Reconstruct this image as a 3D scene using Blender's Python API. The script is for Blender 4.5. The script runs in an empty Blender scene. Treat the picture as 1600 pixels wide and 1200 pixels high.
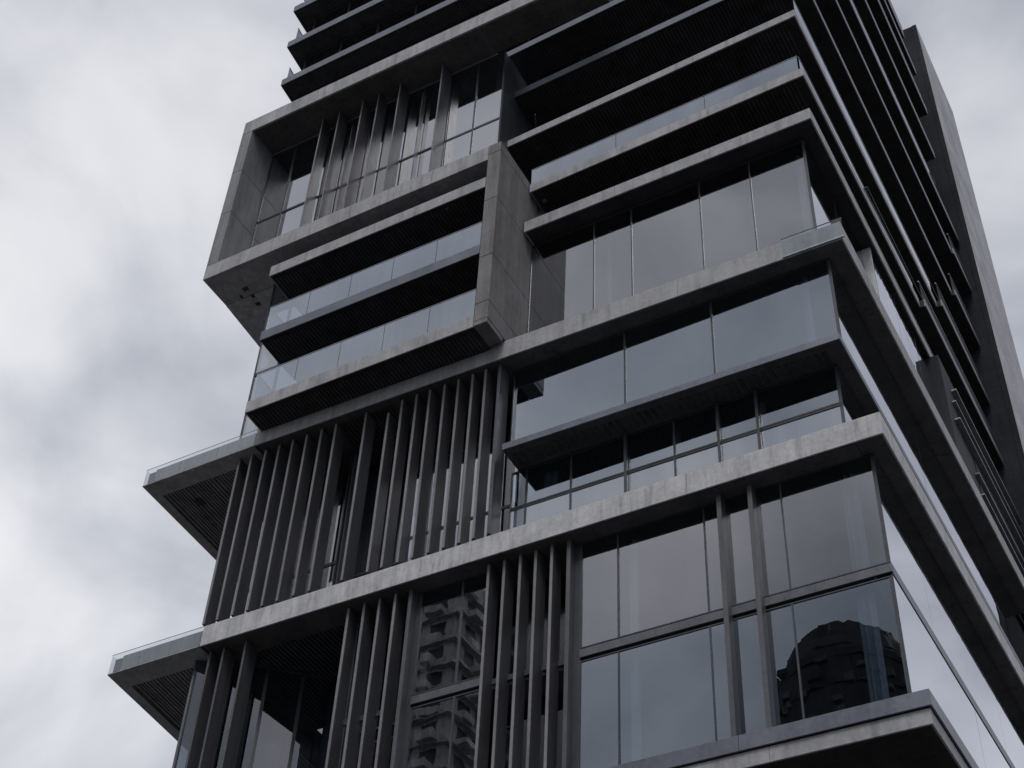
import bpy, bmesh, math, random
from mathutils import Vector, Matrix
random.seed(7)
S = bpy.context.scene
COL = S.collection

# ------------------------------------------------------------------ camera
cd = bpy.data.cameras.new('camera')
cam = bpy.data.objects.new('camera', cd)
COL.objects.link(cam)
RM = Matrix(((0.87321042, 0.31280455, 0.37370694),
             (0.48545052, -0.6258186, -0.6104825),
             (0.04291105, 0.7144959, -0.69832245)))
cam.matrix_world = Matrix.Translation((0, 0, 1.6)) @ RM.to_4x4()
cd.sensor_width = 36.0
cd.lens = 2415.86 * 36.0 / 1600.0
cd.clip_start = 0.1
cd.clip_end = 8000
S.camera = cam

# ------------------------------------------------------------------ world: overcast sky
SUN_EL, SUN_ROT = math.radians(52), math.radians(205)
w = bpy.data.worlds.new('World')
S.world = w
w.use_nodes = True
nt = w.node_tree
nt.nodes.clear()


def N(nt, t, **k):
    n = nt.nodes.new(t)
    for a, b in k.items():
        setattr(n, a, b)
    return n


def sin(n, name, v):
    n.inputs[name].default_value = v


def ramp(nt, src, stops, interp='EASE'):
    r = N(nt, 'ShaderNodeValToRGB')
    r.color_ramp.interpolation = interp
    e = r.color_ramp.elements
    e[0].position, e[0].color = stops[0][0], (*stops[0][1], 1)
    e[1].position, e[1].color = stops[-1][0], (*stops[-1][1], 1)
    for p, c in stops[1:-1]:
        q = e.new(p)
        q.color = (*c, 1)
    nt.links.new(src, r.inputs[0])
    return r.outputs[0]


def g(v):
    return (v, v, v)


def mth(nt, op, a, b=None, clamp=False):
    m = N(nt, 'ShaderNodeMath', operation=op, use_clamp=clamp)
    for i, x in enumerate((a, b)):
        if x is None:
            continue
        if isinstance(x, (int, float)):
            m.inputs[i].default_value = x
        else:
            nt.links.new(x, m.inputs[i])
    return m.outputs[0]


out = N(nt, 'ShaderNodeOutputWorld')
sky = N(nt, 'ShaderNodeTexSky', sky_type='NISHITA', sun_disc=False)
sky.sun_elevation, sky.sun_rotation = SUN_EL, SUN_ROT
bg1 = N(nt, 'ShaderNodeBackground')
nt.links.new(sky.outputs[0], bg1.inputs[0])
sin(bg1, 'Strength', 0.09)
tc = N(nt, 'ShaderNodeTexCoord')
sep = N(nt, 'ShaderNodeSeparateXYZ')
nt.links.new(tc.outputs['Generated'], sep.inputs[0])
# the cloud layer: large soft masses
mp = N(nt, 'ShaderNodeMapping')
mp.inputs['Scale'].default_value = (1.0, 1.0, 1.35)
mp.inputs['Location'].default_value = (3.1, 0.4, 1.7)
nt.links.new(tc.outputs['Generated'], mp.inputs[0])
n1 = N(nt, 'ShaderNodeTexNoise')
nt.links.new(mp.outputs[0], n1.inputs['Vector'])
sin(n1, 'Scale', 3.6); sin(n1, 'Detail', 6.0); sin(n1, 'Roughness', 0.5); sin(n1, 'Distortion', 0.35)
n2 = N(nt, 'ShaderNodeTexNoise')
nt.links.new(mp.outputs[0], n2.inputs['Vector'])
sin(n2, 'Scale', 1.3); sin(n2, 'Detail', 2.0)
mixn = mth(nt, 'ADD', mth(nt, 'MULTIPLY', n1.outputs[0], 0.75), mth(nt, 'MULTIPLY', n2.outputs[0], 0.25))

vn = N(nt, 'ShaderNodeVectorMath', operation='NORMALIZE')
nt.links.new(tc.outputs['Generated'], vn.inputs[0])


def lobe(d, k, amp):
    """one soft cloud mass round direction d"""
    dp = N(nt, 'ShaderNodeVectorMath', operation='DOT_PRODUCT')
    nt.links.new(vn.outputs[0], dp.inputs[0])
    dp.inputs[1].default_value = Vector(d).normalized()
    e = mth(nt, 'EXPONENT', mth(nt, 'MULTIPLY', mth(nt, 'SUBTRACT', dp.outputs['Value'], 1.0), k))
    return mth(nt, 'MULTIPLY', e, amp)


# warp the directions a little so the masses are not round
mp3 = N(nt, 'ShaderNodeMapping')
mp3.inputs['Scale'].default_value = (1.0, 1.0, 1.1)
mp3.inputs['Rotation'].default_value = (0.3, 0.5, 0.2)
nt.links.new(tc.outputs['Generated'], mp3.inputs[0])
n3 = N(nt, 'ShaderNodeTexNoise')
nt.links.new(mp3.outputs[0], n3.inputs['Vector'])
sin(n3, 'Scale', 6.5); sin(n3, 'Detail', 5.0); sin(n3, 'Roughness', 0.48); sin(n3, 'Distortion', 0.5)
acc = mth(nt, 'ADD', mth(nt, 'MULTIPLY', mth(nt, 'SUBTRACT', mixn, 0.5), 2.0), mth(nt, 'MULTIPLY', mth(nt, 'SUBTRACT', n3.outputs[0], 0.5), 0.85))
for d, k, a in (((-0.543, 0.38, 0.748), 260, 0.30), ((-0.653, 0.53, 0.542), 70, 0.33), ((-0.449, 0.352, 0.821), 420, 0.12),
                ((-0.57, 0.30, 0.765), 300, -0.32), ((-0.625, 0.43, 0.652), 500, -0.16), ((-0.527, 0.455, 0.718), 300, -0.10),
                ((-0.35, 0.42, 0.84), 90, 0.10), ((0.05, 0.55, 0.83), 10, -0.50), ((-0.08, 0.74, 0.66), 60, 0.12), ((0.2, 0.8, 0.5), 12, 0.25),
                ((-0.30, -0.66, 0.69), 14, -0.06), ((-0.27, -0.73, 0.63), 240, 0.30), ((-0.36, -0.70, 0.61), 400, 0.2), ((-0.24, -0.78, 0.57), 300, -0.2), ((0.5, 0.3, 0.7), 4, 0.08)):
    acc = mth(nt, 'ADD', acc, lobe(d, k, a))
acc = mth(nt, 'ADD', acc, 0.52)
ccol = ramp(nt, acc, [(0.0, (0.275, 0.287, 0.335)), (0.3, (0.42, 0.437, 0.495)), (0.55, (0.60, 0.617, 0.672)), (0.80, (0.805, 0.813, 0.85)), (1.0, (0.90, 0.90, 0.915))], 'LINEAR')
el = ramp(nt, sep.outputs[2], [(0.0, g(1.15)), (0.5, g(1.04)), (0.8, g(0.98)), (1.0, g(0.95))], 'LINEAR')
mm = N(nt, 'ShaderNodeMix', data_type='RGBA', blend_type='MULTIPLY')
mm.inputs[0].default_value = 1
nt.links.new(ccol, mm.inputs[6]); nt.links.new(el, mm.inputs[7])
bg2 = N(nt, 'ShaderNodeBackground')
nt.links.new(mm.outputs[2], bg2.inputs[0])
sin(bg2, 'Strength', 1.0)
ms = N(nt, 'ShaderNodeMixShader')
ms.inputs[0].default_value = 0.93
nt.links.new(bg1.outputs[0], ms.inputs[1]); nt.links.new(bg2.outputs[0], ms.inputs[2])
nt.links.new(ms.outputs[0], out.inputs[0])

sl = bpy.data.lights.new('sun', 'SUN')
sl.energy = 1.5
sl.angle = math.radians(25)
sl.color = (1.0, 0.985, 0.97)
so = bpy.data.objects.new('sun', sl)
so.rotation_euler = (math.radians(90) - SUN_EL, 0, math.radians(20))   # from the front and a little to the right
COL.objects.link(so)
S.view_settings.view_transform = 'Standard'
S.view_settings.look = 'None'
S.view_settings.exposure = 0
S.view_settings.gamma = 1
S.view_settings.use_curve_mapping = False
S.cycles.max_bounces = 8
S.cycles.glossy_bounces = 5
S.cycles.transparent_max_bounces = 12

# ------------------------------------------------------------------ materials


def newmat(name):
    m = bpy.data.materials.new(name)
    m.use_nodes = True
    m.node_tree.nodes.clear()
    o = N(m.node_tree, 'ShaderNodeOutputMaterial')
    return m, m.node_tree, o


def noise(nt, scale, detail=4, rough=0.55, vec=None, stretch=None, dist=0.0):
    n = N(nt, 'ShaderNodeTexNoise')
    sin(n, 'Scale', scale); sin(n, 'Detail', detail); sin(n, 'Roughness', rough); sin(n, 'Distortion', dist)
    if stretch:
        m = N(nt, 'ShaderNodeMapping')
        m.inputs['Scale'].default_value = stretch
        nt.links.new(vec, m.inputs[0])
        vec = m.outputs[0]
    if vec is not None:
        nt.links.new(vec, n.inputs['Vector'])
    return n.outputs[0]


def surface(name, dark, light, rough=0.8, metallic=0.0, spec=0.3, blotch=1.2, streak=0.5, bump=0.15, tint_noise=None, grain=60, dirt=0.0, stretch=(2.5, 2.5, 0.25)):
    m, nt, o = newmat(name)
    geo = N(nt, 'ShaderNodeNewGeometry')
    P = geo.outputs['Position']
    a = noise(nt, blotch, 6, 0.65, P)
    b = noise(nt, 1.0, 5, 0.6, P, stretch)
    c = noise(nt, grain * 0.15, 4, 0.7, P)
    f = mth(nt, 'ADD', mth(nt, 'MULTIPLY', a, 1 - streak), mth(nt, 'MULTIPLY', b, streak))
    f = mth(nt, 'ADD', mth(nt, 'MULTIPLY', f, 0.7), mth(nt, 'MULTIPLY', c, 0.3))
    col = ramp(nt, f, [(0.36, dark), (0.62, light)], 'LINEAR')
    if dirt > 0:
        d = noise(nt, 1.0, 6, 0.7, P, (5.0, 5.0, 0.7))
        dm = ramp(nt, d, [(0.50, g(1.0)), (0.68, g(1 - dirt))], 'LINEAR')
        mx = N(nt, 'ShaderNodeMix', data_type='RGBA', blend_type='MULTIPLY')
        mx.inputs[0].default_value = 1
        nt.links.new(col, mx.inputs[6]); nt.links.new(dm, mx.inputs[7])
        col = mx.outputs[2]
    p = N(nt, 'ShaderNodeBsdfPrincipled')
    nt.links.new(col, p.inputs['Base Color'])
    sin(p, 'Metallic', metallic); sin(p, 'Specular IOR Level', spec)
    rr = mth(nt, 'ADD', mth(nt, 'MULTIPLY', c, 0.25), rough - 0.12)
    nt.links.new(rr, p.inputs['Roughness'])
    if bump:
        bn = N(nt, 'ShaderNodeBump')
        sin(bn, 'Strength', bump); sin(bn, 'Distance', 0.02)
        nt.links.new(noise(nt, grain * 0.3, 5, 0.7, P), bn.inputs['Height'])
        nt.links.new(bn.outputs[0], p.inputs['Normal'])
    nt.links.new(p.outputs[0], o.inputs[0])
    return m


def tri(r, gg, b):
    return (r, gg, b)


M = {}
M['concrete'] = surface('fair_faced_concrete', (0.21, 0.21, 0.217), (0.39, 0.387, 0.40), 0.75, spec=0.35, blotch=0.8, streak=0.45, dirt=0.3, stretch=(3.5, 3.5, 0.3))
M['concrete_pale'] = surface('pale_fascia_concrete', (0.285, 0.283, 0.29), (0.53, 0.527, 0.54), 0.7, spec=0.35, blotch=1.6, streak=0.5, dirt=0.35, stretch=(4.0, 4.0, 0.4))
M['concrete_dark'] = surface('dark_board_marked_concrete', (0.11, 0.108, 0.111), (0.205, 0.2, 0.205), 0.75, spec=0.3, blotch=1.4, streak=0.6, dirt=0.3)
M['frame_cladding'] = surface('grey_cladding', (0.12, 0.12, 0.126), (0.22, 0.22, 0.23), 0.6, spec=0.4, blotch=1.2, streak=0.7, dirt=0.25)
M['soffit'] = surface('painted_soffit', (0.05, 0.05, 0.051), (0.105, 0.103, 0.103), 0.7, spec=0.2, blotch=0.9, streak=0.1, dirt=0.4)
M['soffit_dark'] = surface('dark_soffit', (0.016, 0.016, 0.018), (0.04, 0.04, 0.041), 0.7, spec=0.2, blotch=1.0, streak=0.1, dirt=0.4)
M['slat'] = surface('soffit_slat_metal', (0.03, 0.03, 0.032), (0.085, 0.085, 0.09), 0.5, metallic=0.3, blotch=2, streak=0.1)
M['slat_light'] = surface('pale_soffit_slat', (0.12, 0.12, 0.122), (0.26, 0.255, 0.255), 0.6, blotch=2, streak=0.1, dirt=0.3)
M['fin_edge'] = surface('fin_edge_highlight', (0.11, 0.11, 0.118), (0.22, 0.218, 0.228), 0.5, metallic=0.2, blotch=0.8, streak=0.85, bump=0)  # highlight on the front-facing fin edges, put into the colour
M['fin'] = surface('bronze_fin_metal', (0.045, 0.046, 0.053), (0.10, 0.10, 0.11), 0.45, metallic=0.3, spec=0.45, blotch=0.8, streak=0.8, bump=0.05)
M['metal_blue'] = surface('blue_grey_metal', (0.078, 0.085, 0.108), (0.148, 0.158, 0.19), 0.42, metallic=0.35, spec=0.5, blotch=0.8, streak=0.4, bump=0.04)
M['alu'] = surface('window_aluminium', (0.035, 0.037, 0.045), (0.06, 0.063, 0.072), 0.4, metallic=0.3, spec=0.5, bump=0)
M['band'] = surface('spandrel_band_metal', (0.07, 0.073, 0.083), (0.13, 0.135, 0.15), 0.3, metallic=0.4, spec=0.6, blotch=0.5, bump=0)
M['rail'] = surface('rail_aluminium', (0.16, 0.165, 0.18), (0.3, 0.31, 0.33), 0.35, metallic=0.5, bump=0)
M['inner'] = surface('interior_wall', (0.07, 0.077, 0.095), (0.13, 0.14, 0.165), 0.8, bump=0)
M['core_front'] = surface('dark_core_front', (0.010, 0.0115, 0.014), (0.030, 0.033, 0.038), 0.75, spec=0.08, blotch=0.3, streak=0.3, dirt=0.3, stretch=(0.4, 0.4, 3.0))  # core front, much darker than the core's side face
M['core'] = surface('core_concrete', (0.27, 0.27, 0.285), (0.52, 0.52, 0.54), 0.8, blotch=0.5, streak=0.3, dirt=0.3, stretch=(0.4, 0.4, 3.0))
M['clad'] = surface('pale_side_cladding', (0.36, 0.36, 0.36), (0.66, 0.655, 0.65), 0.45, blotch=0.8, streak=0.6, dirt=0.35)
M['curtain'] = surface('curtain_fabric', (0.20, 0.20, 0.21), (0.38, 0.38, 0.40), 0.9, blotch=2, streak=0.8, bump=0)
M['bay'] = surface('black_bay_panel', (0.008, 0.009, 0.012), (0.03, 0.033, 0.04), 0.6, spec=0.12, blotch=0.6, streak=0.8, dirt=0.3)
M['leaf'] = surface('dark_leaf', (0.015, 0.022, 0.014), (0.05, 0.065, 0.04), 0.6, blotch=8, bump=0)
M['ground'] = surface('asphalt_ground', (0.06, 0.06, 0.062), (0.11, 0.11, 0.112), 0.9, blotch=0.2, streak=0.1)
M['tower_wall'] = surface('stained_render', (0.20, 0.20, 0.20), (0.60, 0.59, 0.58), 0.8, blotch=0.5, streak=0.5, dirt=0.5)
M['tower_dark'] = surface('black_cladding', (0.012, 0.012, 0.012), (0.075, 0.074, 0.072), 0.8, blotch=0.6, streak=0.5, dirt=0.5)
M['tower_smudge'] = surface('weathered_grey', (0.04, 0.04, 0.04), (0.17, 0.165, 0.16), 0.8, blotch=0.8, streak=0.5, dirt=0.5)
M['tower_win'] = surface('dark_opening', (0.012, 0.013, 0.015), (0.03, 0.032, 0.036), 0.3, blotch=0.5, bump=0)


def glass_mat(name, f0, tint, power=1.5, wav=0.0009, rough=0.0, body=None, bodyfac=0.0, reftint=(0.93, 0.945, 1.0)):
    m, nt, o = newmat(name)
    lw = N(nt, 'ShaderNodeLayerWeight')
    sin(lw, 'Blend', 0.5)
    fac = mth(nt, 'ADD', mth(nt, 'MULTIPLY', mth(nt, 'POWER', lw.outputs['Facing'], power), 1 - f0), f0, True)
    gl = N(nt, 'ShaderNodeBsdfGlossy')
    sin(gl, 'Roughness', rough)
    gl.inputs['Color'].default_value = (*reftint, 1)
    tr = N(nt, 'ShaderNodeBsdfTransparent')
    tr.inputs[0].default_value = (*tint, 1)
    geo = N(nt, 'ShaderNodeNewGeometry')
    # pillowing of the panes: each one warps a little in its own way
    bn = N(nt, 'ShaderNodeBump')
    sin(bn, 'Strength', 1.0); sin(bn, 'Distance', wav)
    nt.links.new(noise(nt, 1.1, 2, 0.5, geo.outputs['Position']), bn.inputs['Height'])
    nt.links.new(bn.outputs[0], gl.inputs['Normal'])
    base = tr.outputs[0]
    if body:
        df = N(nt, 'ShaderNodeBsdfDiffuse')
        st = noise(nt, 1.0, 4, 0.6, geo.outputs['Position'], (1.4, 1.4, 0.12))
        c = ramp(nt, st, [(0.35, tuple(x * 0.82 for x in body)), (0.65, tuple(x * 1.15 for x in body))], 'LINEAR')
        nt.links.new(c, df.inputs[0])
        mb = N(nt, 'ShaderNodeMixShader')
        mb.inputs[0].default_value = bodyfac
        nt.links.new(tr.outputs[0], mb.inputs[1]); nt.links.new(df.outputs[0], mb.inputs[2])
        base = mb.outputs[0]
    mx = N(nt, 'ShaderNodeMixShader')
    nt.links.new(fac, mx.inputs[0])
    nt.links.new(base, mx.inputs[1]); nt.links.new(gl.outputs[0], mx.inputs[2])
    nt.links.new(mx.outputs[0], o.inputs[0])
    return m


M['glass'] = glass_mat('coated_window_glass', 0.11, (0.40, 0.45, 0.50))
M['glass_blue'] = glass_mat('blue_coated_window_glass', 0.12, (0.36, 0.44, 0.52), reftint=(0.80, 0.90, 1.0))
M['bal_glass'] = glass_mat('balustrade_glass', 0.13, (0.50, 0.56, 0.62), power=2.4, body=(0.25, 0.37, 0.47), bodyfac=0.33, wav=0.001)
M['shadow_glass'] = glass_mat('back_painted_glass', 0.12, (0.30, 0.34, 0.38), power=1.6, body=(0.24, 0.31, 0.38), bodyfac=0.5)
M['wavy_glass'] = glass_mat('wavy_side_glass', 0.2, (0.25, 0.28, 0.31), power=1.6, wav=0.012)
M['clear_glass'] = glass_mat('clear_parapet_glass', 0.05, (0.80, 0.83, 0.85), power=2.6)

# ------------------------------------------------------------------ object helpers
WPOS = {}          # world position of each empty or part (camera height 1.6 m is added to every z)
ZO = 1.6
MCACHE = {}


def thing(name, label, cat, loc, group=None):
    o = bpy.data.objects.new(name, None)
    o.empty_display_size = 0.5
    COL.objects.link(o)
    o.location = (loc[0], loc[1], loc[2] + ZO)
    o['label'] = label
    o['category'] = cat
    if group:
        o['group'] = group
    WPOS[o] = Vector(o.location)
    return o


def place(name, me, world, parent):
    o = bpy.data.objects.new(name, me)
    COL.objects.link(o)
    WPOS[o] = Vector(world)
    if parent is not None:
        o.parent = parent
        o.location = Vector(world) - WPOS[parent]
    else:
        o.location = world
    return o


def mesh_part(name, verts, faces, mat, parent, bevel=0.0, smooth=False):
    """verts in camera-height coordinates; origin goes to the bottom centre"""
    xs = [v[0] for v in verts]; ys = [v[1] for v in verts]; zs = [v[2] for v in verts]
    c = Vector(((min(xs) + max(xs)) / 2, (min(ys) + max(ys)) / 2, min(zs)))
    me = bpy.data.meshes.new(name)
    me.from_pydata([tuple(Vector(v) - c) for v in verts], [], faces)
    bm = bmesh.new(); bm.from_mesh(me)
    bmesh.ops.recalc_face_normals(bm, faces=bm.faces)
    if bevel:
        bmesh.ops.bevel(bm, geom=list(bm.edges), offset=bevel, segments=1, affect='EDGES', clamp_overlap=True)
    if smooth:
        for f in bm.faces:
            f.smooth = True
    bm.to_mesh(me); bm.free()
    me.materials.append(mat)
    return place(name, me, c + Vector((0, 0, ZO)), parent)


def prism(name, poly, z0, z1, mat, parent, bevel=0.0):
    n = len(poly)
    v = [(x, y, z0) for x, y in poly] + [(x, y, z1) for x, y in poly]
    f = [tuple(range(n))[::-1], tuple(range(n, 2 * n))] + [(i, (i + 1) % n, n + (i + 1) % n, n + i) for i in range(n)]
    return mesh_part(name, v, f, mat, parent, bevel)


def box(name, x0, x1, y0, y1, z0, z1, mat, parent, bevel=0.0):
    dx, dy, dz = x1 - x0, y1 - y0, z1 - z0
    key = (round(dx, 3), round(dy, 3), round(dz, 3), mat.name, bevel)
    me = MCACHE.get(key)
    if me is None:
        me = bpy.data.meshes.new(name)
        hx, hy = dx / 2, dy / 2
        v = [(-hx, -hy, 0), (hx, -hy, 0), (hx, hy, 0), (-hx, hy, 0), (-hx, -hy, dz), (hx, -hy, dz), (hx, hy, dz), (-hx, hy, dz)]
        f = [(3, 2, 1, 0), (4, 5, 6, 7), (0, 1, 5, 4), (1, 2, 6, 5), (2, 3, 7, 6), (3, 0, 4, 7)]
        me.from_pydata(v, [], f)
        if bevel:
            bm = bmesh.new(); bm.from_mesh(me)
            bmesh.ops.bevel(bm, geom=list(bm.edges), offset=bevel, segments=1, affect='EDGES', clamp_overlap=True)
            bm.to_mesh(me); bm.free()
        me.materials.append(mat)
        MCACHE[key] = me
    return place(name, me, ((x0 + x1) / 2, (y0 + y1) / 2, z0 + ZO), parent)


class MB:
    """collects boxes into one mesh"""
    def __init__(s):
        s.v = []; s.f = []

    def quadbox(s, a, b, wv, z0, z1):
        """box over the plan segment a-b, widened by vector wv"""
        a = Vector(a); b = Vector(b); wv = Vector(wv)
        p = [a, b, b + wv, a + wv]
        k = len(s.v)
        s.v += [(q.x, q.y, z0) for q in p] + [(q.x, q.y, z1) for q in p]
        s.f += [tuple(k + i for i in f) for f in ((3, 2, 1, 0), (4, 5, 6, 7), (0, 1, 5, 4), (1, 2, 6, 5), (2, 3, 7, 6), (3, 0, 4, 7))]

    def b(s, x0, x1, y0, y1, z0, z1):
        s.quadbox((x0, y0), (x1, y0), (0, y1 - y0), z0, z1)

    def build(s, name, mat, parent, bevel=0.0):
        return mesh_part(name, s.v, s.f, mat, parent, bevel)


def seg_panels(name, a, b, inward, z0, z1, step, mat, parent, gap=0.006, bevel=0.008, skip0=0.0):
    """a row of facing panels along the plan segment a-b"""
    a = Vector(a); b = Vector(b)
    L = (b - a).length
    u = (b - a) / L
    n = max(1, round((L - skip0) / step))
    st = (L - skip0) / n
    for i in range(n):
        p = a + u * (skip0 + i * st + gap / 2)
        q = a + u * (skip0 + (i + 1) * st - gap / 2)
        m = MB(); m.quadbox(p, q, inward, z0, z1)
        m.build(name, mat, parent, bevel)


# ------------------------------------------------------------------ ground
gm = bpy.data.meshes.new('ground')
gm.from_pydata([(-3000, -3000, 0), (3000, -3000, 0), (3000, 3000, 0), (-3000, 3000, 0)], [], [(0, 1, 2, 3)])
gm.materials.append(M['ground'])
go = bpy.data.objects.new('ground', gm)
go['kind'] = 'structure'
COL.objects.link(go)

# ------------------------------------------------------------------ the tower
T = thing('apartment_tower', 'dark concrete and glass high-rise with stacked balcony slabs, vertical fins and a projecting box frame', 'building', (-17.0, 36.0, -1.6))

box('podium', -25.5, -8.6, 29.5, 45.5, -1.6, 16.9, M['concrete_dark'], T, 0.02)
prism('interior_wall', [(-25.5, 32.0), (-11.4, 32.0), (-11.4, 48.3), (-25.5, 48.3)], 16.95, 67.2, M['inner'], T)


def slab(fl, fr, yb, z0, z1, mat, soffit, inner_x=-11.3, inner_y=32.1, xb=None, step=3.6, left_y=None, ribs=None, body_z=None, left_panels=True, xl_back=None):
    """floor slab round two sides of the tower: plate, facing panels on its edges, ribbed soffit"""
    xb = fr[0] if xb is None else xb
    e = 0.055
    ly = left_y or inner_y
    xlb = fl[0] if xl_back is None else xl_back
    body = [(fl[0] + e, fl[1] + e), (fr[0] - e, fr[1] + e), (xb - e, yb - 0.01), (inner_x, yb - 0.01), (inner_x, inner_y)]
    if ly != inner_y:
        body += [(fl[0] + 4, inner_y), (fl[0] + 4, ly)]
    body += [(xlb + e, ly)]
    zt = z1 - 0.02
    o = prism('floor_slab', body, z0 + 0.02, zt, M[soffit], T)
    seg_panels('fascia_panel', fl, fr, (0, 0.05), z0, z1, step, M[mat], o)
    seg_panels('fascia_panel', (fr[0], fr[1] + 0.052), (xb, yb), (-0.05, 0), z0, z1, step * 1.3, M[mat], o)
    if left_panels:
        seg_panels('fascia_panel', (fl[0], fl[1] + 0.052), (xlb, ly), (0.05, 0), z0, z1, step, M[mat], o)
    if ribs:
        x0, x1, d0, d1, pitch, h = ribs
        m = MB()
        n = int((x1 - x0) / pitch)
        for i in range(n):
            x = x0 + i * pitch
            t = (x - fl[0]) / (fr[0] - fl[0])
            y = fl[1] + (fr[1] - fl[1]) * t
            m.b(x, x + pitch * 0.55, y + d0, y + d1, z0 + 0.02 - h, z0 + 0.021)
        r = m.build('soffit_slats', M['slat'], o)
        r['kind'] = 'stuff'
    return o


def seg_window(a, b, z0, z1, parent=None, glass='glass', fr=0.035, depth=0.09, out_n=(0, -1), top=0.05, bot=0.05, name='window', flush=False):
    """one bay of glazing over plan segment a-b: frame, pane"""
    a = Vector(a); b = Vector(b); u = (b - a).normalized()
    nrm = Vector(out_n)
    inn = -nrm * depth
    m = MB()
    m.quadbox(a, a + u * fr, inn, z0, z1)
    m.quadbox(b - u * fr, b, inn, z0, z1)
    m.quadbox(a + u * fr, b - u * fr, inn, z0, z0 + bot)
    m.quadbox(a + u * fr, b - u * fr, inn, z1 - top, z1)
    f = m.build(name, M['alu'], parent or T)
    o1 = nrm * 0.002 if flush else -nrm * random.uniform(0.018, 0.03)
    # a single sheet for the pane keeps reflections clean
    q0 = a + u * (fr - 0.004) + o1; q1 = b - u * (fr - 0.004) + o1
    zA, zB = z0 + bot - 0.008, z1 - top + 0.008
    j = [random.uniform(-0.0022, 0.0022) for _ in range(2)]
    v = [(q0.x, q0.y, zA), (q1.x - nrm.x * j[0], q1.y - nrm.y * j[0], zA), (q1.x - nrm.x * (j[0] + j[1]), q1.y - nrm.y * (j[0] + j[1]), zB), (q0.x - nrm.x * j[1], q0.y - nrm.y * j[1], zB)]
    mesh_part('pane', v, [(0, 1, 2, 3)], M[glass], f)
    return f


def glaze(xs, y, z0, z1, **k):
    for a, b in zip(xs[:-1], xs[1:]):
        seg_window((a, y), (b, y), z0, z1, **k)


def glaze_side(x, ys, z0, z1, **k):
    for a, b in zip(ys[:-1], ys[1:]):
        k.setdefault('flush', True)
        seg_window((x, a), (x, b), z0, z1, out_n=(1, 0), **k)


def rng(a, b, step):
    n = max(1, round((b - a) / step))
    return [a + (b - a) * i / n for i in range(n + 1)]


def balustrade(a, b, z0, z1, out_n=(0, -1), step=1.9, glass='bal_glass', rail=True, name='balustrade'):
    a = Vector(a); b = Vector(b)
    nrm = Vector(out_n)
    m = MB()
    m.quadbox(a, b, -nrm * 0.035, z1 - 0.001, z1 + (0.022 if rail else 0.006))
    r = m.build(name, M['rail'], T)
    m = MB()
    m.quadbox(a, b, -nrm * 0.05, z0 - 0.05, z0 + 0.01)
    m.build('base_rail', M['rail'], r)
    L = (b - a).length; u = (b - a) / L
    n = max(1, round(L / step))
    for i in range(n):
        p = a + u * (L * i / n + 0.008) - nrm * 0.012
        q = a + u * (L * (i + 1) / n - 0.008) - nrm * 0.012
        v = [(p.x, p.y, z0), (q.x, q.y, z0), (q.x, q.y, z1), (p.x, p.y, z1)]
        mesh_part('glass_panel', v, [(0, 1, 2, 3)], M[glass], r)
    return r


# ---- floor slabs, bottom to top
KX = -6.29
# bottom ledge: concrete band with a blue-grey metal band on top
slab((-27.0, 27.03), (KX, 27.03), 48.4, 16.99, 17.36, 'concrete', 'soffit_dark')
slab((-27.0, 26.99), (KX + 0.06, 26.95), 48.4, 17.37, 17.75, 'metal_blue', 'soffit_dark', step=4.4)
# big pale slab
big = slab((-26.34, 27.0), (KX, 27.0), 46, 24.81, 25.5, 'concrete_pale', 'soffit', left_panels=False, step=5.2)
# soffit lining under the big slab, joint lines between its boards
for a, b in zip(*(lambda r: (r[:-1], r[1:]))(rng(-21.0, -7.0, 3.5))):
    box('soffit_panel', a + 0.006, b - 0.006, 27.08, 28.9, 24.795, 24.829, M['soffit'], big)
# dark metal shelf slab between the two glass storeys
slab((-16.88, 27.23), (-7.06, 27.35), 48.4, 28.67, 28.90, 'metal_blue', 'soffit', step=5, inner_x=-11.3,
     ribs=(-16.7, -7.3, 0.3, 0.8, 0.21, 0.02))
# S3
s3 = slab((-25.9, 27.0), (-6.56, 27.28), 46, 32.27, 32.98, 'concrete', 'soffit', left_panels=False, step=4.9)
# balcony slabs right of the box frame
slab((-16.88, 27.73), (-7.02, 27.73), 48.4, 38.57, 39.08, 'concrete', 'soffit_dark', inner_x=-11.3, xb=-7.06)
slab((-16.88, 27.95), (-7.05, 27.76), 38.8, 40.87, 41.28, 'concrete', 'soffit_dark', xb=-6.99, ribs=(-16.8, -7.3, 0.12, 1.7, 0.13, 0.03))
slab((-18.09, 28.06), (-7.02, 27.72), 42.2, 44.17, 44.53, 'concrete', 'soffit_dark', xb=-6.98, ribs=(-18.0, -7.3, 0.12, 1.5, 0.13, 0.03))
slab((-18.42, 28.31), (-6.76, 28.0), 45, 47.47, 47.83, 'metal_blue', 'soffit_dark', ribs=(-18.3, -7.3, 0.12, 1.5, 0.13, 0.03))
slab((-18.67, 28.5), (-6.50, 28.1), 45.8, 50.77, 51.13, 'metal_blue', 'soffit_dark', ribs=(-18.6, -7.3, 0.12, 1.5, 0.13, 0.03))
slab((-30.5, 28.8), (-6.44, 28.4), 48.4, 54.07, 54.5, 'metal_blue', 'soffit_dark')
slab((-30.72, 28.85), (-6.27, 28.6), 46, 57.4, 57.85, 'metal_blue', 'soffit_dark', ribs=(-30.55, -7.3, 0.1, 0.9, 0.13, 0.03), xl_back=-31.0)
slab((-31.0, 28.9), (-6.13, 28.7), 46, 60.7, 61.15, 'metal_blue', 'soffit_dark', ribs=(-30.85, -7.3, 0.1, 0.9, 0.13, 0.03), xl_back=-31.3)
slab((-31.25, 28.96), (-6.2, 28.8), 46, 64.0, 64.45, 'metal_blue', 'soffit_dark', ribs=(-31.1, -7.3, 0.1, 0.9, 0.13, 0.03), xl_back=-31.5)
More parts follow.
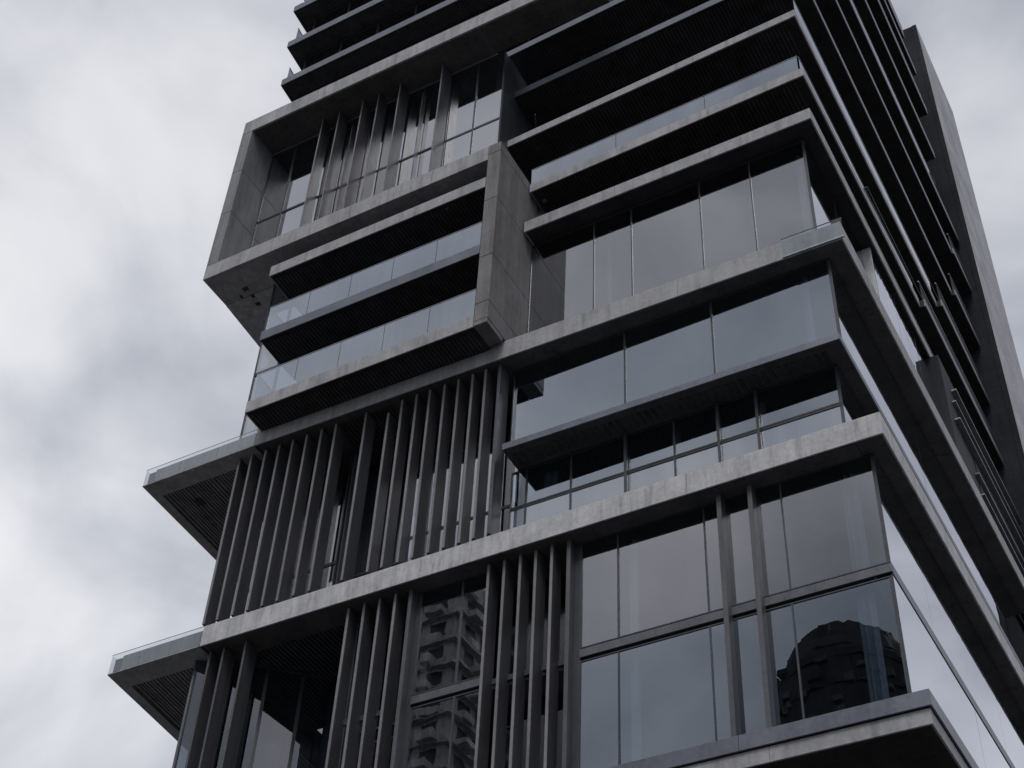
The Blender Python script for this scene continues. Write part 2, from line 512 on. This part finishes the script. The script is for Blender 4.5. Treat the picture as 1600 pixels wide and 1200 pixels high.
slab((-31.3, 29.0), (-6.35, 28.9), 46, 67.3, 68.3, 'metal_blue', 'soffit_dark')

# ---- cantilevered terraces at the left end with slatted soffits and clear glass parapets


def terrace(tip, back, xr, z0, ztop, zf, slat_y):
    (tx, ty), (bx, by) = tip, back
    dx = (bx - tx) / (by - ty)
    yb = 34.0

    def xe(y):
        return tx + dx * (y - ty)
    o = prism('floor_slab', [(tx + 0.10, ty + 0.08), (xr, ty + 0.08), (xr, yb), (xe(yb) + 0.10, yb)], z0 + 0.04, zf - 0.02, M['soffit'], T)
    seg_panels('fascia_panel', (tx + 0.42, ty + 0.03), (xr - 0.01, ty + 0.03), (0, 0.045), z0 + 0.01, zf, 2.2, M['frame_cladding'], o)
    # plain border boards round the slatted field, bottom face lower than the slats
    prism('soffit_border', [(tx, ty), (xr - 0.02, ty), (xr - 0.02, ty + slat_y), (xe(ty + slat_y), ty + slat_y)], z0, z0 + 0.035, M['concrete'], o)
    prism('soffit_border', [(xe(ty + slat_y) , ty + slat_y + 0.004), (xe(ty + slat_y) + 0.34, ty + slat_y + 0.004), (xe(yb) + 0.34, yb), (xe(yb), yb)], z0, z0 + 0.035, M['concrete'], o)
    m = MB()
    x = tx + 0.42
    while x < xr - 0.1:
        ww = random.uniform(0.05, 0.085)
        m.quadbox((x, ty + slat_y + 0.02), (x + ww, ty + slat_y + 0.02), (dx * 6.3, 6.3), z0 + random.uniform(-0.004, 0.012), z0 + 0.039)
        x += ww + random.uniform(0.05, 0.065)
    s = m.build('soffit_slats', M['slat_light'], o)
    s['kind'] = 'stuff'
    m = MB()
    m.quadbox((tx, ty), (xr, ty), (0, 0.02), ztop - 0.006, ztop)
    r = m.build('parapet_rail', M['rail'], T)
    L = xr - tx
    for i in range(3):
        a = tx + L * i / 3 + 0.01; b = tx + L * (i + 1) / 3 - 0.01
        mesh_part('glass_panel', [(a, ty, z0 + 0.045), (b, ty, z0 + 0.045), (b, ty, ztop - 0.015), (a, ty, ztop - 0.015)], [(0, 1, 2, 3)], M['clear_glass'], r)
    for i in range(3):
        ya = ty + 0.02 + 2.2 * i; yc = ya + 2.18
        mesh_part('glass_panel', [(xe(ya), ya, z0 + 0.045), (xe(yc), yc, z0 + 0.045), (xe(yc), yc, ztop), (xe(ya), ya, ztop)], [(0, 1, 2, 3)], M['clear_glass'], r)
    return o


terrace((-29.69, 27.0), (-30.06, 30.73), -26.345, 24.81, 25.5, 25.38, 0.77)
t3 = terrace((-30.39, 27.0), (-30.56, 30.94), -25.905, 32.27, 32.98, 32.86, 0.67)
box('vent_grille', -29.25, -29.0, 28.3, 28.6, 32.235, 32.26, M['tower_dark'], T)

# ---- box frame
FY = 26.05


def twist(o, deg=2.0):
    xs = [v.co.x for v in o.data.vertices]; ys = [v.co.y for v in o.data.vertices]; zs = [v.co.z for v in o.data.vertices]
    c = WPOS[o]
    box('fin_edge', c.x + min(xs) + 0.004, c.x + max(xs) - 0.004, c.y + min(ys) - 0.006, c.y + min(ys) - 0.001, c.z - ZO + 0.01, c.z - ZO + max(zs) - 0.01, M['fin_edge'], o)  # added pale strip that paints the brighter front edge
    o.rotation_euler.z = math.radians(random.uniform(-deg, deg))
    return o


def member(name, boxes, mat='frame_cladding'):
    m = MB(); x0, x1, y0, y1, z0, z1 = boxes[0]
    m.b(*boxes[0])
    o = m.build(name, M[mat], T, 0.012)
    for bx in boxes[1:]:
        m = MB(); m.b(*bx); m.build('frame_panel', M[mat], o, 0.012)
    return o


J = 0.01
# bottom beam and its deep underside
member('frame_beam', [(-29.15, -26.2, FY, 27.44, 40.77, 41.5), (-26.2 + J, -22.9, FY, 27.44, 40.77, 41.5), (-22.9 + J, -19.6, FY, 27.44, 40.77, 41.5), (-19.6 + J, -17.41, FY, 27.44, 40.77, 41.5)], 'concrete')
prism('frame_soffit', [(-29.15, 27.45), (-26.0, 27.45), (-26.0, 34.0), (-29.55, 34.0)], 40.77, 41.4, M['concrete_pale'], T)  # paler concrete stands in for sky light reaching this underside
# left upright
member('frame_upright', [(-29.15, -28.67, FY + .002, 27.6, 41.51, 44.4), (-29.15, -28.67, FY + .002, 27.6, 44.41, 46.9), (-29.15, -28.67, FY + .002, 27.6, 46.91, 49.39)])
# top beam, running on to the right
member('frame_beam', [(-29.15, -25.6, FY, 27.62, 49.4, 50.17), (-25.59, -22.0, FY, 27.62, 49.4, 50.17), (-21.99, -18.4, FY, 27.62, 49.4, 50.17), (-18.39, -13.5, FY, 27.4, 49.4, 50.17)], 'concrete')
for a, b in ((-28.64, -25.61), (-25.59, -22.01), (-21.99, -18.41), (-18.37, -13.6)):
    box('soffit_panel', a, b, 26.12, 27.4, 49.383, 49.398, M['soffit'], T)
# column under it, on the right
member('frame_column', [(-17.40, -16.93, FY, 28.6, 33.75, 35.85), (-17.40, -16.93, FY, 28.6, 35.86, 38.6), (-17.40, -16.93, FY, 28.6, 38.61, 41.02), (-17.40, -16.93, FY, 28.6, 41.03, 41.5), (-17.40, -16.93, FY, 28.6, 32.99, 33.74)], 'concrete_dark')
box('frame_foot', -17.40, -16.94, FY, 26.99, 32.8, 32.985, M['concrete_dark'], T, 0.01)
box('box_side_wall', -29.1, -28.66, 27.61, 32, 41.45, 50.0, M['inner'], T)
box('box_ceiling', -28.65, -18.35, 27.63, 32, 49.4, 49.6, M['inner'], T)
box('box_back_wall', -28.65, -25.55, 31.6, 31.8, 41.5, 49.35, M['inner'], T)
box('box_side_wall', -18.3, -17.95, 27.5, 32, 41.5, 49.3, M['alu'], T)
# marks on the underside: small hatches
for x, y, s in ((-27.96, 27.1, 0.16), (-27.95, 27.5, 0.10), (-28.0, 27.9, 0.13), (-28.35, 27.35, 0.06)):
    box('vent_grille', x - s, x + s * 0.4, y - 0.09, y + 0.07, 40.755, 40.768, M['tower_dark'], T)

# glazing inside the frame, thin fins in front of it
FG = 27.45
xs = [-28.67, -27.5, -26.3, -25.1, -23.9, -22.7, -21.5, -20.3, -19.1, -17.96]
glaze(xs, FG, 41.52, 45.2)
glaze(xs, FG, 45.2, 49.38)
for x in (-25.87, -25.07, -23.97, -23.24, -22.25, -20.35):
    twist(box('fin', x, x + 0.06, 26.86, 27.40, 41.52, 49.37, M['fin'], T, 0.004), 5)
for x in (-24.57, -21.38):
    box('fin', x, x + 0.03, 27.2, 27.42, 41.52, 48.6, M['fin'], T)

# ---- balconies behind the frame's lower half
for z0, z1, xl, zt, nm in ((32.8, 33.3, -25.7, 34.5, 1), (36.1, 36.52, -25.76, 37.66, 1), (39.38, 39.88, -25.99, None, 0)):
    x1 = -17.42
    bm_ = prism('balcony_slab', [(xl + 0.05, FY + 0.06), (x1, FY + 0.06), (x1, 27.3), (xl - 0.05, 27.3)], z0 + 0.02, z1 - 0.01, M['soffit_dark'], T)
    mt = M['concrete'] if z0 < 34 or z0 > 39 else M['metal_blue']
    seg_panels('fascia_panel', (xl, FY + 0.01), (x1, FY + 0.01), (0, 0.045), z0, z1, 4.1, mt, bm_)
    seg_panels('fascia_panel', (xl, FY + 0.062), (xl - 0.05, 27.3), (0.045, 0), z0, z1, 3, mt, bm_)
    m = MB()
    x = xl + 0.15
    while x < x1 - 0.1:
        m.b(x, x + 0.07, FY + 0.2, 27.2, z0 - 0.012, z0 + 0.021)
        x += 0.13
    m.build('soffit_slats', M['slat'], bm_)['kind'] = 'stuff'
    if zt:
        balustrade((xl + 0.12, FY + 0.05), (x1 - 0.02, FY + 0.05), z1, zt, step=1.65)
        balustrade((xl + 0.12, FY + 0.1), (xl + 0.08, 27.28), z1, zt, out_n=(-1, 0), step=1.2)
for z0, z1 in ((33.0, 36.1), (36.12, 39.4), (39.42, 40.76)):
    glaze([-26.9, -25.9, -24.6, -23.3, -22.0, -20.7, -19.4, -18.3, -17.42], 27.31, z0, z1, fr=0.05)
    seg_window((-26.9, 27.4), (-26.95, 29.6), z0, z1, out_n=(-1, 0))
    seg_window((-26.95, 29.62), (-27.0, 32.0), z0, z1, out_n=(-1, 0))
box('inner_partition', -26.55, -26.4, 27.5, 32, 33.0, 40.75, M['inner'], T)
box('inner_partition', -26.3, -26.15, 28.9, 32, 25.5, 32.26, M['inner'], T)
for z in (36.15, 39.5):
    box('floor_slab', -26.85, -17.5, 27.45, 32, z, z + 0.3, M['inner'], T)
# small dome camera on the soffit
m = MB(); m.b(-19.02, -18.88, 26.22, 26.36, 39.30, 39.37); m.build('dome_light', M['tower_dark'], T, 0.03)
m = MB(); m.b(-16.66, -16.5, 28.4, 28.56, 40.80, 40.845); m.build('soffit_light', M['rail'], T, 0.02)

# ---- storey of fins between S3 and the big slab
FIN0 = 27.3
fin_x = [-26.72, -26.22, -25.69, -25.16, -24.63, -24.11, -23.56, -23.02, -21.90, -21.08, -20.61, -20.10, -19.61, -19.10, -18.61, -18.14, -17.68]
for x in fin_x:
    top = 31.9 if abs(x + 21.08) < 0.01 else 32.265
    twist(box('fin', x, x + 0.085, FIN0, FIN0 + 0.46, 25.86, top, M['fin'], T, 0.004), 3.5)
box('fin', -17.22, -17.12, FIN0, FIN0 + 0.50, 25.86, 32.265, M['fin'], T, 0.004)
gx = [-26.6, -25.5, -24.4, -23.2]
glaze(gx, 28.6, 25.5, 27.87); glaze(gx, 28.6, 27.87, 32.26)
glaze([-23.2, -22.1, -21.0], 29.4, 25.5, 27.87); glaze([-23.2, -22.1, -21.0], 29.4, 27.87, 32.26)
gx = [-21.0, -19.95, -18.9, -17.85, -17.0]
glaze(gx, 28.6, 25.5, 27.87); glaze(gx, 28.6, 27.87, 32.26)
box('recess_wall', -23.3, -23.16, 28.7, 32.0, 25.5, 32.26, M['inner'], T)
box('recess_wall', -23.1, -21.0, 29.7, 29.9, 25.5, 32.26, M['inner'], T)
seg_window((-26.6, 28.65), (-26.6, 32.0), 25.5, 32.26, out_n=(-1, 0))
m = MB()
for i in range(15):
    m.b(-23.1 + i * 0.14, -23.02 + i * 0.14, 27.4, 29.3, 32.23, 32.275)
m.build('soffit_slats', M['slat'], T)['kind'] = 'stuff'

# ---- two glass storeys on the right, either side of the shelf slab
cu = [-16.95, -13.33, -10.65, -7.12]
glaze(cu, 27.78, 28.92, 32.26, fr=0.03, glass='glass_blue')
glaze_side(-7.12, rng(27.79, 48.4, 6.0), 28.92, 32.26, fr=0.012)
cl = [-17.1, -16.6, -15.2, -13.5, -12.1, -10.8, -9.7, -7.45]
glaze(cl, 28.2, 27.32, 28.66, fr=0.03, glass='glass_blue')
glaze(cl, 28.2, 25.5, 27.3, fr=0.03, glass='shadow_glass')
glaze_side(-7.45, rng(28.21, 48.4, 6.0), 25.5, 28.66, fr=0.012)
for x in (-13.5, -10.8, -9.7):
    box('mullion', x - 0.04, x + 0.04, 28.09, 28.198, 25.5, 28.66, M['alu'], T)

# ---- tall glazing between S3 and the first balcony slab
s34 = [-16.92, -14.64, -13.33, -10.99, -9.32, -7.5]
glaze(s34, 28.36, 33.0, 38.56, fr=0.02)
glaze_side(-7.5, rng(28.37, 33.4, 2.4), 33.0, 38.56, fr=0.02)
r = balustrade((-8.25, 27.22), (-6.5, 27.24), 32.34, 33.06, glass='clear_glass', rail=False)
# pale cladding and glass on the side beyond
glaze_side(-7.2, rng(33.45, 48.4, 2.1), 33.0, 38.56, fr=0.02, glass='wavy_glass')
box('wall_panel', -7.5, -7.2, 33.36, 33.44, 33.0, 38.56, M['clad'], T)

# projecting bay next to the rear core
for z0, z1 in ((33.0, 38.55),):
    for a, b in zip(*(lambda r: (r[:-1], r[1:]))(rng(39.0, 48.36, 1.4))):
        box('bay_panel', -7.3, -6.75 - random.uniform(0, 0.05), a + 0.005, b - 0.005, z0, z1, M['bay'], T)
for z, x in ((33.9, -6.62), (34.9, -6.66), (36.0, -6.6), (37.0, -6.66), (37.8, -6.62)):
    box('bay_trim', -6.80, x, 39.4 + random.uniform(0, 3), 48.3, z, z + 0.06, M['rail'], T)
# narrower rear parts of the side balconies, with their rails
for z, h, x, y0 in ((40.9, 0.36, -6.80, 38.85), (44.2, 0.34, -6.78, 42.25), (47.5, 0.32, -6.62, 45.05), (50.8, 0.32, -6.42, 45.85)):
    o = box('floor_slab', -11.2, x - 0.06, y0, 48.4, z, z + h - 0.02, M['soffit_dark'], T)
    box('fascia_panel', x - 0.055, x, y0, 48.4, z - 0.02, z + h, M['metal_blue'], o, 0.006)
    box('handrail', x - 0.12, x - 0.07, y0, 48.35, z + h + 0.95, z + h + 1.0, M['rail'], T)
    m = MB(); m.b(x - 0.1, x - 0.09, y0 + .1, 48.3, z + h, z + h + 0.93)
    m.build('privacy_panel', M['bay'], T)
for z in (42.3, 45.6, 49.0, 52.3):
    box('shade_blade', -7.6, -7.05, 34.0, 48.3, z, z + 0.05, M['slat'], T)

# ---- setback glazing behind the balcony slabs, front and side
levels = [(39.1, 40.86), (41.3, 44.15), (44.55, 47.45), (47.85, 50.75), (51.15, 54.05), (54.52, 57.38), (57.87, 60.68), (61.17, 63.98), (64.47, 67.28)]
for i, (z0, z1) in enumerate(levels):
    xl = -16.9 if z1 < 41 else (-17.9 if z1 < 51 else -30.5)
    yy = 29.75
    glaze(rng(xl, -8.3, 2.1), yy, z0, z1, fr=0.04)
    glaze_side(-8.3, rng(29.76, 48.4, 2.3), z0, z1, fr=0.05)
    # a few side partitions between the balconies
    for y in (37.8, 42.0):
        if z0 > 50:
            box('balcony_partition', -8.25, -7.3, y, y + 0.12, z0, z1, M['concrete_dark'], T)
    if xl < -20:
        seg_window((-30.5, 29.8), (-30.7, 34.0), z0, z1, out_n=(-1, 0))
        balustrade((-30.45 - 0.08 * (i - 4), 29.0), (-30.75 - 0.08 * (i - 4), 31.0), z0 - 0.02, z0 + 1.05, out_n=(-1, 0), glass='bal_glass', step=1.0)
balustrade((-16.86, 27.98), (-7.2, 27.83), 41.29, 42.1, step=3.2)
balustrade((-7.15, 27.9), (-7.08, 38.7), 41.29, 42.1, out_n=(1, 0), step=2.7)
balustrade((-7.03, 27.85), (-7.03, 42.0), 44.54, 45.45, out_n=(1, 0), step=2.8)
balustrade((-6.50, 28.5), (-6.50, 45.8), 54.5, 55.5, out_n=(1, 0), step=2.8)
balustrade((-6.2, 28.8), (-6.2, 45.8), 61.16, 62.1, out_n=(1, 0), step=2.8)
for z, x, yb in ((47.83, -6.95, 44.9), (51.13, -6.75, 45.7), (57.85, -6.5, 45.9), (64.45, -6.45, 45.9), (39.08, -7.2, 45.9)):
    m = MB(); m.quadbox((x, 28.6), (x, yb), (-0.05, 0), z + 0.98, z + 1.03)
    m.build('handrail', M['rail'], T)
    for k in range(9):
        box('rail_post', x - 0.05, x - 0.01, 29 + k * 1.9, 29.05 + k * 1.9, z, z + 0.98, M['rail'], T)
balustrade((-16.9, 28.05), (-17.6, 29.7), 44.5, 45.4, out_n=(-1, 0), step=1.2)
balustrade((-18.2, 28.4), (-18.2, 29.7), 47.84, 48.9, out_n=(-1, 0), step=1.2)

# ---- lower double-height storey (two rows of panes with a spandrel band)
AY = 27.57
rows = ((17.76, 21.2), (21.56, 24.80))
ax = [-14.5, -13.48, -11.13, -10.6, -9.78, -9.11, -6.75]
for z0, z1 in rows:
    glaze([-19.3, -18.01, -17.15], AY, z0, z1, fr=0.03, top=0.03, bot=0.03)
    glaze(ax, AY, z0, z1, fr=0.02, top=0.03, bot=0.03, glass='glass' if z0 > 20 else 'glass_blue')
    glaze([-17.1, -15.9, -14.75], 28.5, z0, z1, fr=0.05)
    glaze([-21.5, -20.5, -19.45], 28.5, z0, z1, fr=0.05)
    glaze_side(-6.74, rng(AY + 0.01, 48.4, 3.1), z0, z1, fr=0.008, top=0.03, bot=0.03)
for a, b in ((-19.3, -17.15), (-14.52, -6.725)):
    seg_panels('spandrel_panel', (a, AY - 0.02), (b, AY - 0.02), (0, 0.06), 21.29, 21.53, 4.0, M['band'], T)
seg_panels('spandrel_panel', (-6.725, AY + 0.08), (-6.725, 48.4), (-0.08, 0), 21.25, 21.55, 4.4, M['metal_blue'], T)
box('window_post', -14.72, -14.5, AY, AY + 0.3, 17.76, 24.8, M['alu'], T)
box('window_post', -19.42, -19.3, AY, AY + 0.3, 17.76, 24.8, M['alu'], T)
# interior floor plates at mid height
box('floor_slab', -19.3, -7.2, 27.75, 32, 21.22, 21.5, M['inner'], T)
box('floor_slab', -11.3, -7.2, 32, 46, 21.22, 21.5, M['inner'], T)
# fins
for x in [-21.52, -21.0, -20.5, -20.0, -17.12, -16.65, -16.18, -15.72, -15.26]:
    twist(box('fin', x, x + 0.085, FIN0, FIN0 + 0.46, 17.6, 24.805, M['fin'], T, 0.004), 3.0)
for x in (-19.53, -14.79):
    box('fin', x, x + 0.11, FIN0, FIN0 + 0.55, 17.6, 24.805, M['fin'], T, 0.004)
for x in (-10.67, -9.86):
    box('fin', x, x + 0.12, FIN0, FIN0 + 0.3, 17.6, 24.805, M['fin'], T, 0.004)
for x in (-26.2, -25.72, -24.95):
    box('fin', x, x + 0.07, FIN0, FIN0 + 0.5, 17.6, 24.805, M['fin'], T, 0.004)
for x in (-21.4, -20.9, -20.4, -17.0, -16.55, -16.08, -15.6, -15.15):
    box('fin_bracket', x, x + 0.4, FIN0 + 0.35, FIN0 + 0.41, 21.3, 21.45, M['alu'], T)
# angled glazing of the recess on the left
pts = [(-26.85, 27.5), (-26.0, 28.0), (-25.1, 28.65), (-24.35, 29.35), (-23.6, 30.1)]
for a, b in zip(pts[:-1], pts[1:]):
    d = (Vector(b) - Vector(a)).normalized()
    for z0, z1 in ((17.76, 20.4), (20.42, 24.80)):
        seg_window(a, b, z0, z1, out_n=(d.y, -d.x), fr=0.05)
seg_window((-26.86, 27.55), (-26.9, 32.0), 17.76, 24.8, out_n=(-1, 0))
box('recess_wall', -24.0, -21.76, 30.2, 30.4, 17.76, 24.79, M['inner'], T)
box('recess_wall', -21.75, -21.6, 28.0, 32.0, 17.76, 24.8, M['inner'], T)
m = MB()
x = -25.6
while x < -21.7:
    m.b(x, x + 0.08, 27.95, 31.9, 24.775, 24.835)
    x += 0.14
m.build('soffit_slats', M['slat'], T)['kind'] = 'stuff'

# ---- curtains


def curtain(x0, x1, y, z0, z1):
    n = max(8, int((x1 - x0) / 0.025))
    v = []; f = []
    for i in range(n + 1):
        x = x0 + (x1 - x0) * i / n
        yy = y + 0.07 * math.sin(i * 0.9) + random.uniform(-0.01, 0.01)
        v += [(x, yy, z0), (x + random.uniform(-0.01, 0.01), yy + 0.01, z1)]
    for i in range(n):
        f.append((2 * i, 2 * i + 2, 2 * i + 3, 2 * i + 1))
    mesh_part('curtain', v, f, M['curtain'], T, smooth=True)


for z0, z1 in ((17.8, 21.15), (21.6, 24.6)):
    for a, b in ((-13.3, -13.08), (-7.7, -7.3)):
        curtain(a, b, 27.85, z0, z1)
for a, b in ((-8.1, -7.9),):
    curtain(a, b, 28.1, 28.95, 32.2)
for a, b in ((-14.4, -14.25), (-8.0, -7.8)):
    curtain(a, b, 28.8, 33.1, 38.4)
for a, b in ((-16.2, -15.8), (-12.3, -12.0), (-9.8, -9.6)):
    curtain(a, b, 28.5, 25.6, 28.5)

# ---- rear concrete core: storey-high lifts with open joints
zc = 14.0
while zc < 71.7:
    zz = min(zc + 1.65, 71.75)
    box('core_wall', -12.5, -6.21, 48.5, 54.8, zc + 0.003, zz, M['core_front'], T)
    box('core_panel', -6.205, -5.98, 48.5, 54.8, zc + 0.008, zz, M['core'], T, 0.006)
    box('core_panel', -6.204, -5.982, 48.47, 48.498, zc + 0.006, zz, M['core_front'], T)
    zc += 1.65
box('core_body', -12.4, -6.26, 48.55, 54.75, -1.6, 71.4, M['concrete_dark'], T)

# dark shrub in a pot on the lowest balcony, behind its glass
Pl = thing('potted_plant', 'dark leafy shrub in a pot behind the lowest glass balustrade, close to the frame column', 'plant', (-18.35, 26.75, 33.3))
vv = []; ff = []
for i in range(14):
    a = 2 * math.pi * i / 14
    vv += [(-18.35 + 0.14 * math.cos(a), 26.75 + 0.14 * math.sin(a), 33.30), (-18.35 + 0.2 * math.cos(a), 26.75 + 0.2 * math.sin(a), 33.66)]
for i in range(14):
    k = (i + 1) % 14
    ff.append((2 * i, 2 * k, 2 * k + 1, 2 * i + 1))
ff.append(tuple(2 * i for i in range(14))[::-1])
mesh_part('pot', vv, ff, M['tower_win'], Pl)
m = MB(); m.b(-18.37, -18.33, 26.73, 26.77, 33.6, 34.2); m.build('stem', M['tower_win'], Pl)
vv = []; ff = []
for i in range(420):
    a = random.uniform(0, 6.283); r = 0.42 * random.random() ** 0.5; zz = 34.0 + random.gauss(0, 0.2)
    c = Vector((-18.35 + r * math.cos(a), 26.75 + r * 0.8 * math.sin(a), zz))
    d1 = Vector((random.gauss(0, 1), random.gauss(0, 1), random.gauss(0, 1))).normalized() * 0.07
    d2 = Vector((random.gauss(0, 1), random.gauss(0, 1), random.gauss(0, 1))).normalized() * 0.03
    k = len(vv)
    vv += [tuple(c - d1), tuple(c + d2), tuple(c + d1), tuple(c - d2)]
    ff.append((k, k + 1, k + 2, k + 3))
fo = mesh_part('foliage', vv, ff, M['leaf'], Pl)
fo['kind'] = 'stuff'

# ------------------------------------------------------------------ towers across the street (seen in the glass)
A = thing('apartment_block', 'weathered apartment high-rise with rows of balconies, mirrored in the narrow left window', 'building', (-64, -39, -1.6))
hx, hy = 6.2, 6.2
box('wall', -64 - hx, -64 + hx, -39 - hy, -39 + hy, -1.6, 80.6, M['tower_wall'], A)
for k in range(14):
    z = 46.5 + k * 2.45
    box('floor_band', -64 - hx - 0.3, -64 + hx + 0.5, -39 - hy - 0.3, -39 + hy + 0.55, z - 0.3, z - 0.16, M['tower_wall'], A)
    for i in range(5):
        x0 = -64 - hx + 0.4 + i * 2.4
        box('window', x0, x0 + 1.5, -39 + hy - 0.05, -39 + hy + 0.03, z + 0.7, z + 1.9, M['tower_win'], A)
        q = random.uniform(0.7, 1.7); o = random.uniform(-0.2, 0.6); p = random.uniform(0.5, 1.3)
        box('balcony', x0 + o, x0 + o + q, -39 + hy, -39 + hy + p, z - 0.15, z + random.uniform(0.3, 0.9), M['tower_wall'], A, 0.05)
        y0 = -39 - hy + 0.5 + i * 2.4
        box('balcony', -64 + hx, -64 + hx + p, y0 + o, y0 + o + q, z - 0.15, z + random.uniform(0.3, 0.8), M['tower_wall'], A, 0.05)
        box('window', -64 + hx - 0.05, -64 + hx + 0.03, y0, y0 + 1.5, z + 0.7, z + 1.9, M['tower_win'], A)
for i in range(5):
    box('roof_plant', -69 + i * 2.3, -67.6 + i * 2.3, -37, -34.5, 80.6, 81.4 + (i * 5 % 3) * 0.7, M['tower_wall'], A)

B = thing('round_tower', 'black round-topped high-rise with rough storey ledges, mirrored in the corner window', 'building', (-30.4, -49.2, -1.6))
cx, cy = -30.4, -49.2


def ring(name, r, z0, z1, mat, n=40, rag=0.0, r2=None):
    v = []; f = []
    rr = [r + random.uniform(-rag, rag) for _ in range(n)]
    for zi, z in enumerate((z0, z1)):
        for i in range(n):
            a = 2 * math.pi * i / n
            q = rr[i] if zi == 0 or r2 is None else rr[i] * r2 / r
            v.append((cx + q * math.cos(a), cy + q * math.sin(a), z + (random.uniform(-rag, rag) if zi else 0)))
    f.append(tuple(range(n))[::-1]); f.append(tuple(range(n, 2 * n)))
    f += [(i, (i + 1) % n, n + (i + 1) % n, n + i) for i in range(n)]
    return mesh_part(name, v, f, M[mat], B)


ring('wall', 6.0, -1.6, 70.2, 'tower_dark')
for k in range(9):
    z = 52 + 2.4 * k
    ring('storey_ledge', 6.12, z - 1.5, z - 0.9, 'tower_dark', rag=0.12)
for k in range(280):
    a = random.uniform(0, 2 * math.pi); z = random.uniform(48, 70.5); q = random.uniform(0.3, 0.8)
    px, py = cx + 6.0 * math.cos(a), cy + 6.0 * math.sin(a)
    box('balcony', px - q * .6, px + q * .6, py - q * .6, py + q * .6, z, z + random.uniform(0.3, 0.8), M[random.choice(['tower_dark', 'tower_win', 'tower_smudge', 'tower_smudge'])], B)
for k in range(40):
    a = random.uniform(0, 2 * math.pi); q = random.uniform(1.0, 5.2)
    px, py = cx + q * math.cos(a), cy + q * math.sin(a)
    z = 70 + 5.3 * math.sqrt(max(0, 1 - (q / 6.0) ** 2)) - 1.2
    box('roof_plant', px - .4, px + .4, py - .4, py + .4, z, z + random.uniform(0.8, 1.4), M['tower_dark'], B)
for k, (r, z) in enumerate(((5.8, 70.2), (5.5, 71.2), (4.9, 72.2), (4.1, 73.2), (2.9, 74.0))):
    ring('crown_tier', r, z, z + 1.25, 'tower_dark', rag=0.12, r2=r * 0.93)
